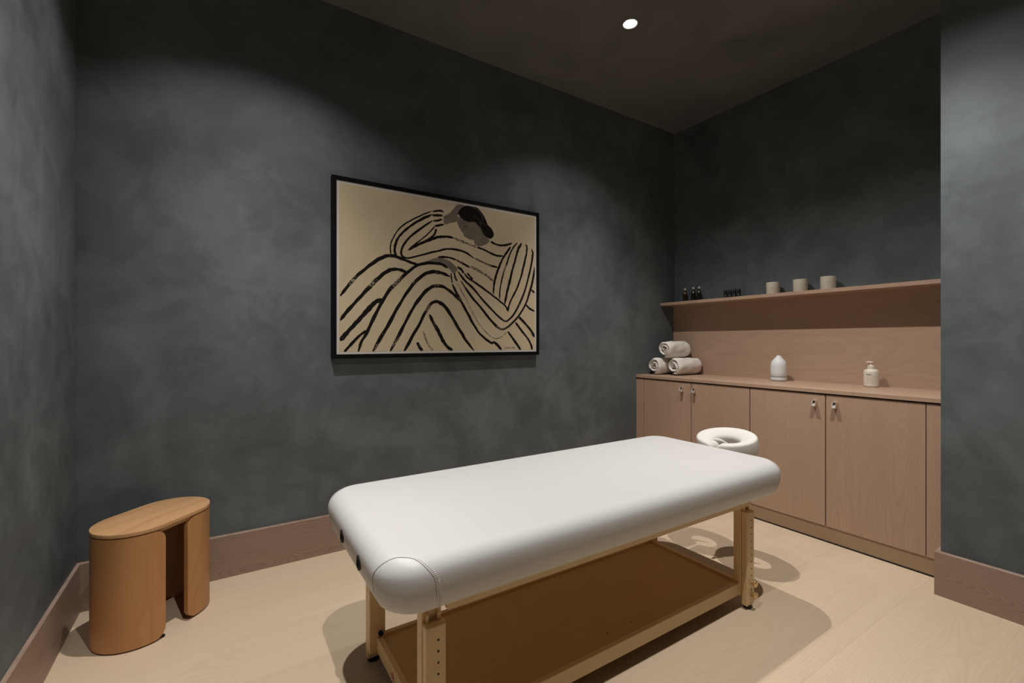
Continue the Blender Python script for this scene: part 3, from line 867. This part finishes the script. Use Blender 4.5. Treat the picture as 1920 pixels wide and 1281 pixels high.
PATCHES = {'hand_top':[(0.655,0.87),(0.698,0.897),(0.725,0.93),(0.749,0.957),(0.781,0.963),(0.8,0.957),(0.767,0.907),(0.749,0.884),(0.742,0.849),(0.707,0.838),(0.662,0.823)],'face':[(0.749,0.884),(0.774,0.881),(0.8,0.866),(0.838,0.858),(0.872,0.865),(0.896,0.849),(0.916,0.83),(0.931,0.802),(0.956,0.781),(0.981,0.764),(0.976,0.746),(0.956,0.731),(0.921,0.716),(0.892,0.712),(0.872,0.725),(0.867,0.746),(0.838,0.749),(0.814,0.757),(0.798,0.766),(0.791,0.782),(0.772,0.802),(0.758,0.822),(0.746,0.854)],'hair':[(0.753,0.905),(0.772,0.934),(0.805,0.958),(0.848,0.967),(0.887,0.962),(0.916,0.943),(0.941,0.916),(0.961,0.88),(0.971,0.86),(1.001,0.837),(1.017,0.804),(1.006,0.781),(0.986,0.771),(0.956,0.781),(0.931,0.802),(0.916,0.83),(0.896,0.849),(0.872,0.865),(0.833,0.858),(0.8,0.866),(0.772,0.881)],'hand_low':[(0.493,0.562),(0.549,0.583),(0.594,0.604),(0.614,0.608),(0.652,0.609),(0.694,0.597),(0.73,0.573),(0.751,0.547),(0.736,0.529),(0.718,0.522),(0.7,0.543),(0.67,0.562),(0.641,0.573),(0.617,0.579),(0.577,0.575),(0.526,0.563)]}
LINES = [('grey',0.0039,[(0.843,0.96),(0.887,0.949),(0.921,0.927),(0.936,0.89)]),('grey',0.0023,[(0.867,0.905),(0.896,0.893),(0.916,0.865),(0.921,0.827),(0.946,0.795)]),('grey',0.0023,[(0.941,0.89),(0.926,0.884),(0.923,0.866),(0.941,0.864),(0.956,0.849)]),('dark',0.0035,[(0.788,0.813),(0.805,0.826),(0.821,0.833)]),('dark',0.0023,[(0.798,0.806),(0.81,0.812),(0.819,0.819)]),('dark',0.0023,[(0.793,0.767),(0.805,0.771),(0.812,0.774)]),('dark',0.0019,[(0.772,0.802),(0.786,0.796)])]
PX, PZ, PYF = 0.509, 1.056, 2.600
PWD, PHT = 1.386, 1.000
pic = thing('framed_picture', 'large cream print of a reclining figure in black stripes, in a thin black frame', 'picture', (PX, PYF, PZ))
FB = 0.0235                                      # width of the frame's face
def frame_bar(p0, p1, q1, q0):
    """mitred bar: outer edge p0-p1, inner edge q0-q1"""
    bm = bmesh.new()
    f = [bm.verts.new((x, 0.0, z)) for x, z in (p0, p1, q1, q0)]
    k = [bm.verts.new((x, Y_BACK - 0.0008 - PYF, z)) for x, z in (p0, p1, q1, q0)]
    bm.faces.new(f); bm.faces.new(k[::-1])
    for i in range(4):
        bm.faces.new((f[i], f[(i + 1) % 4], k[(i + 1) % 4], k[i]))
    return bm
o = [(0, 0), (PWD, 0), (PWD, PHT), (0, PHT)]
i_ = [(FB, FB), (PWD - FB, FB), (PWD - FB, PHT - FB), (FB, PHT - FB)]
for k in range(4):
    obj('frame_bar', frame_bar(o[k], o[(k + 1) % 4], i_[(k + 1) % 4], i_[k]), M['black_frame'], pic)
obj('backing', box(FB * 0.6, PWD - FB * 0.6, 0.0066, 0.032, FB * 0.6, PHT - FB * 0.6), M['black'], pic)
obj('border', box(FB - 0.001, PWD - FB + 0.001, 0.0035, 0.0065, FB - 0.001, PHT - FB + 0.001), M['white_mat'], pic, label='narrow white border')
BW = 0.0135
U0, U1, V0, V1 = FB + BW, PWD - FB - BW, FB + BW, PHT - FB - BW
sheet = obj('print', box(U0, U1, 0.0030, 0.0038, V0, V1), M['paper'], pic, label='cream printed sheet')
INK_Y = 0.0028

def clip(u, v):
    return min(max(u, U0), U1), min(max(v, V0), V1)

def stroke(bm, pts, w, y, wob=0.10, seed=0, mat=0, taper=(0.55, 0.6)):
    rnd = random.Random(seed)
    c = catmull(pts, 7)
    ph = [rnd.uniform(0, 6.28) for _ in range(4)]
    N = len(c)
    prev = None
    for k, p in enumerate(c):
        t = (c[min(k + 1, N - 1)] - c[max(k - 1, 0)])
        t = t.normalized() if t.length > 0 else Vector((1, 0))
        nrm = Vector((-t.y, t.x))
        q = k / (N - 1)
        ww = w * 0.5 * (1 + wob * math.sin(9 * q + ph[0]) + wob * 0.7 * math.sin(23 * q + ph[1]))
        ww *= min(1, 0.42 + q * 11) * min(1, 0.42 + (1 - q) * 11)
        e1 = 1 + 0.10 * math.sin(61 * q + ph[2]); e2 = 1 + 0.10 * math.sin(53 * q + ph[3])
        a = clip(*(p + nrm * ww * e1)); b = clip(*(p - nrm * ww * e2))
        cur = (bm.verts.new((a[0], y, a[1])), bm.verts.new((b[0], y, b[1])))
        if prev:
            try:
                f = bm.faces.new((prev[0], prev[1], cur[1], cur[0])); f.material_index = mat
            except ValueError:
                pass
        prev = cur

def patch(pts, y):
    bm = bmesh.new()
    c = [Vector(p) for p in pts]
    loop = catmull(list(pts) + [pts[0]], 5)[:-1]
    vs = []
    for p in loop:
        a = clip(*p)
        vs.append(bm.verts.new((a[0], y, a[1])))
    es = [bm.edges.new((vs[k], vs[(k + 1) % len(vs)])) for k in range(len(vs))]
    bmesh.ops.triangle_fill(bm, use_beauty=True, use_dissolve=False, edges=es)
    return bm
obj('printed_hand', patch(PATCHES['hand_top'], INK_Y - 0.00005), M['grey_ink'], sheet)
obj('printed_hand', patch(PATCHES['hand_low'], INK_Y - 0.00005), M['grey_ink'], sheet)
obj('printed_face', patch(PATCHES['face'], INK_Y - 0.00010), M['grey_ink'], sheet)
obj('printed_hair', patch(PATCHES['hair'], INK_Y - 0.00015), M['ink'], sheet)
bm = bmesh.new()
for k, (w, d, pts) in enumerate(STROKES):
    stroke(bm, pts, w * 1.25, INK_Y - 0.0000015 * k, seed=k, mat=1 if d else 0)
obj('printed_stripes', bm, [M['brush'], M['dry']], sheet)
for k, (c, w, pts) in enumerate(LINES):
    bm = bmesh.new()
    stroke(bm, pts, w, INK_Y - 0.0002, seed=50 + k)
    obj('printed_highlight' if c == 'grey' else 'printed_feature', bm, M['grey_line' if c == 'grey' else 'ink'], sheet)
def text_mesh(name, body, size, loc, rot, mat, parent):
    cu = bpy.data.curves.new(name, 'FONT')
    cu.body = body; cu.size = size; cu.resolution_u = 2
    tmp = link(bpy.data.objects.new(name + '_curve', cu))
    dg = bpy.context.evaluated_depsgraph_get()
    me = bpy.data.meshes.new_from_object(tmp.evaluated_get(dg))
    bpy.data.objects.remove(tmp); bpy.data.curves.remove(cu)
    me.materials.clear(); me.materials.append(mat)
    o = link(bpy.data.objects.new(name, me))
    o.parent = parent; o.location = loc; o.rotation_euler = rot
    return o
sg = text_mesh('signature', 'SOFIA LIND', 0.0165, (1.098, INK_Y - 0.0001, 0.046), (PI / 2, 0, 0), M['ink'], sheet)

# ------------------------------------------------------------------ rolled towels
def towel_bm(R, Ln, seed, squash=0.99):
    """terry towel rolled into a cylinder along x: a sheet wound into a spiral, with soft ends"""
    rnd = random.Random(seed)
    bm = bmesh.new()
    turns, th = 2.6, 0.0225
    NS, NL = 96, 16
    pitch = (R - 0.012) / turns
    ph = [rnd.uniform(0, 6.28) for _ in range(8)]
    a_end = -PI / 2 + rnd.uniform(-0.2, 0.2) - turns * 2 * PI
    grid = {}
    for l in range(NL + 1):
        q = l / NL
        e = min(q, 1 - q) * NL / 2.2
        soft = math.sqrt(max(0.0, 1 - (1 - min(e, 1)) ** 2)) if e < 1 else 1.0
        for s in range(NS + 1):
            f = s / NS
            ang = a_end + f * turns * 2 * PI
            rc = 0.012 + pitch * turns * f - pitch * 0.5
            half = min(th, pitch * 0.92) * 0.5
            wob = 0.0022 * math.sin(3 * ang + ph[0] + 4 * q) + 0.0016 * math.sin(7 * ang + ph[1] + 9 * q) + 0.0012 * math.sin(17 * q + ph[2] + 2 * ang)
            if f < 0.6: wob *= 1.6
            slump = 0.005 * (1 - f) * math.sin(ang * 0.5 + ph[3])
            push = (0.010 * math.sin(ang * 0.8 + ph[4]) * (1 - f) - 0.012 * (1 - f) ** 1.5) * (1 - q) + 0.008 * math.sin(ang + ph[5]) * (1 - f) * q
            xx = q * Ln + (-push if q < 0.5 else push)
            if f > 0.999: half *= 0.4
            ro = rc + half * (0.25 + 0.75 * soft) + wob - (0.004 * (1 - soft) if f > 0.65 else 0)
            ri = rc - half * (0.25 + 0.75 * soft) + wob
            for nm, r in (('o', ro), ('i', ri)):
                r = max(r, 0.002)
                grid[nm, l, s] = bm.verts.new((xx, r * math.cos(ang), r * math.sin(ang) * squash + slump))
    for l in range(NL):
        for s in range(NS):
            bm.faces.new((grid['o', l, s], grid['o', l, s + 1], grid['o', l + 1, s + 1], grid['o', l + 1, s]))
            bm.faces.new((grid['i', l, s], grid['i', l + 1, s], grid['i', l + 1, s + 1], grid['i', l, s + 1]))
    for l in (0, NL):
        for s in range(NS):
            bm.faces.new((grid['o', l, s], grid['i', l, s], grid['i', l, s + 1], grid['o', l, s + 1]))
    for s in (0, NS):
        for l in range(NL):
            bm.faces.new((grid['o', l, s], grid['o', l + 1, s], grid['i', l + 1, s], grid['i', l, s]))
    return bm
def towel(label, loc, rz, R, Ln, seed):
    bm = towel_bm(R, Ln, seed)
    zmin = min(v.co.z for v in bm.verts)
    bmesh.ops.translate(bm, verts=bm.verts, vec=(0, 0, -zmin))
    o = obj('rolled_towel', bm, M['towel'], None, True)
    o.location = loc; o.rotation_euler = (0, 0, rz)
    o['label'] = label; o['category'] = 'towel'; o['group'] = 'rolled towels on the worktop'
    return o
towel('white rolled towel at the lower left of the pile, against the dark wall', (3.030, 2.5535, CT + 0.0002), math.radians(-0.5), 0.0785, 0.285, 3)
towel('white rolled towel at the lower right of the pile on the worktop', (3.082, 2.398, CT + 0.0002), math.radians(-1), 0.0785, 0.295, 11)
towel('white rolled towel lying on top of the two others', (3.062, 2.476, CT + 0.1370), math.radians(1), 0.0785, 0.285, 23)

# ------------------------------------------------------------------ diffuser
df = thing('aroma_diffuser', 'white pointed ceramic aroma diffuser with a thin grey band on the worktop', 'diffuser', (3.285, 1.672, CT))
prof = [(0.040, 0.0025), (0.0475, 0.003), (0.0500, 0.006), (0.0505, 0.012), (0.0505, 0.0275)]
auto_smooth(obj('base', lathe(prof, 40), M['ceramic'], df), 50)
obj('band', lathe([(0.0490, 0.0272), (0.0500, 0.0285), (0.0500, 0.0305), (0.0490, 0.0318)], 40), M['band'], df, True, label='thin grey band')
prof = [(0.0495, 0.0315), (0.0505, 0.033), (0.0508, 0.060), (0.0505, 0.095), (0.0495, 0.112), (0.0470, 0.126), (0.0420, 0.137), (0.0330, 0.149), (0.0220, 0.161), (0.0140, 0.171), (0.0105, 0.176), (0.0080, 0.178), (0.0055, 0.1775), (0.0045, 0.172)]
auto_smooth(obj('cover', lathe(prof, 40), M['ceramic'], df), 60)
obj('foot_ring', lathe([(0.044, 0.0), (0.044, 0.003)], 32), M['black'], df, True)

# ------------------------------------------------------------------ pump bottle
pb = thing('pump_bottle', 'cream lotion bottle with pump top and printed label on the worktop', 'bottle', (3.318, 1.146, CT))
prof = [(0.030, 0.0), (0.0350, 0.0012), (0.0375, 0.005), (0.0380, 0.010), (0.0380, 0.088), (0.0370, 0.096), (0.0335, 0.1025), (0.0270, 0.1065), (0.0180, 0.1085), (0.0175, 0.112)]
auto_smooth(obj('body', lathe(prof, 40), M['soap'], pb), 50)
auto_smooth(obj('collar', lathe([(0.0185, 0.1085), (0.0190, 0.110), (0.0190, 0.127), (0.0175, 0.1285), (0.0120, 0.129), (0.0075, 0.131), (0.0065, 0.134), (0.0065, 0.1455)], 32), M['soap'], pb), 40)
bm = bmesh.new()
add_lathe(bm, [(0.0070, 0.1445), (0.0120, 0.146), (0.0135, 0.149), (0.0120, 0.1525), (0.0060, 0.1535)], 24)
hd = obj('pump_head', bm, M['soap'], pb, True)
obj('spout', add_tube(bmesh.new(), [(0.0, 0.004, 0.149), (0.0, 0.018, 0.1495), (0.0, 0.025, 0.1475)], [0.0055, 0.0045, 0.0038], 10), M['soap'], hd, True)
def wrap_bar(bm, R, a0, a1, z0, z1, n=10):
    prev = None
    for k in range(n + 1):
        a = a0 + (a1 - a0) * k / n
        cur = [bm.verts.new((R * math.cos(a), R * math.sin(a), z)) for z in (z0, z1)]
        if prev: bm.faces.new((prev[0], cur[0], cur[1], prev[1]))
        prev = cur
rl = random.Random(5)
face = math.radians(180 + 17)                     # the printed side looks at the room
bm = bmesh.new()
for z, wd in ((0.0765, 0.55), (0.0725, 0.80)):
    a = face - 0.62
    while a < face - 0.62 + wd:
        d = rl.uniform(0.06, 0.12); wrap_bar(bm, 0.03815, a, a + d, z, z + 0.0032, 3); a += d + 0.018
obj('label_print', bm, M['print'], pb, label='dark printed heading')
bm = bmesh.new()
for z in (0.064, 0.060, 0.054, 0.050, 0.046, 0.040, 0.036, 0.029, 0.025):
    a = face - 0.60
    end = a + rl.uniform(0.95, 1.2)
    while a < end:
        d = rl.uniform(0.03, 0.10); wrap_bar(bm, 0.03815, a, a + d, z, z + 0.0014, 3); a += d + 0.025
obj('label_lines', bm, M['print_soft'], pb, label='pale printed lines')

# ------------------------------------------------------------------ candles on the shelf
cd = thing('candle', 'cream glass candle nearest the corner, first of three on the shelf', 'candle', (3.342, 1.740, SH), 0, 'candles on the shelf')
gl = [(0.036, 0.0), (0.0405, 0.0015), (0.0425, 0.006), (0.0440, 0.089), (0.0440, 0.0905), (0.0425, 0.0905), (0.0412, 0.072)]
auto_smooth(obj('glass', lathe(gl, 40, cap1=False), M['candle'], cd), 40)
obj('wax', lathe([(0.0415, 0.066), (0.0415, 0.074), (0.012, 0.0735)], 32), M['wax'], cd, True)
obj('wick', add_tube(bmesh.new(), [(0, 0, 0.072), (0.001, 0, 0.080), (0.003, 0, 0.084)], 0.0012, 6), M['black'], cd)
bm = bmesh.new()
a = PI + 0.22
while a < PI + 0.72:
    d = 0.045; wrap_bar(bm, 0.0439, a, a + d, 0.050, 0.0525, 3); a += d + 0.02
obj('label_print', bm, M['print_soft'], cd)
dup(cd, (3.342, 1.557, SH), 'cream glass candle in the middle of the three on the shelf')
dup(cd, (3.342, 1.388, SH), 'cream glass candle closest to the partition, last of three on the shelf')

# ------------------------------------------------------------------ oil bottles with pale caps
def oil_bottle(label, loc, glass):
    t = thing('oil_bottle', label, 'bottle', loc, 0, 'oil bottles on the shelf')
    prof = [(0.016, 0.0), (0.0185, 0.0012), (0.0195, 0.004), (0.0195, 0.062), (0.0180, 0.070), (0.0125, 0.082), (0.0090, 0.091), (0.0082, 0.098), (0.0082, 0.104)]
    auto_smooth(obj('body', lathe(prof, 28), M[glass], t), 50)
    auto_smooth(obj('cap', lathe([(0.0098, 0.1035), (0.0102, 0.105), (0.0102, 0.1195), (0.0092, 0.121)], 24), M['cap'], t, label='pale screw cap'), 40)
    return t
oil_bottle('amber oil bottle with pale cap, alone at the corner end of the shelf', (3.345, 2.476, SH), 'amber_glass')
oil_bottle('dark green oil bottle with pale cap, middle of three by the corner', (3.335, 2.388, SH), 'dark_glass')
oil_bottle('dark green oil bottle with pale cap, right of three by the corner', (3.338, 2.336, SH), 'dark_glass')

# ------------------------------------------------------------------ small black dropper bottles
vb = thing('dropper_bottle', 'tiny black essential oil bottle, leftmost of four in a row on the shelf', 'bottle', (3.330, 2.096, SH), 0, 'small black bottles on the shelf')
auto_smooth(obj('body', lathe([(0.0110, 0.0), (0.0135, 0.001), (0.0142, 0.003), (0.0142, 0.031), (0.0125, 0.036), (0.0100, 0.0375)], 24), M['black'], vb), 50)
auto_smooth(obj('cap', lathe([(0.0135, 0.0365), (0.0140, 0.0375), (0.0120, 0.068), (0.0108, 0.0695)], 24), M['black'], vb), 40)
bm = bmesh.new(); wrap_bar(bm, 0.01435, PI + 0.10, PI + 0.75, 0.018, 0.024, 5)
obj('label_print', bm, M['label_grey'], vb, label='pale label')
for y_, w_ in ((2.060, 'second from left of four in a row on the shelf'), (2.024, 'third from left of four in a row on the shelf'), (1.989, 'rightmost of four in a row on the shelf')):
    dup(vb, (3.330, y_, SH), 'tiny black bottle, ' + w_)
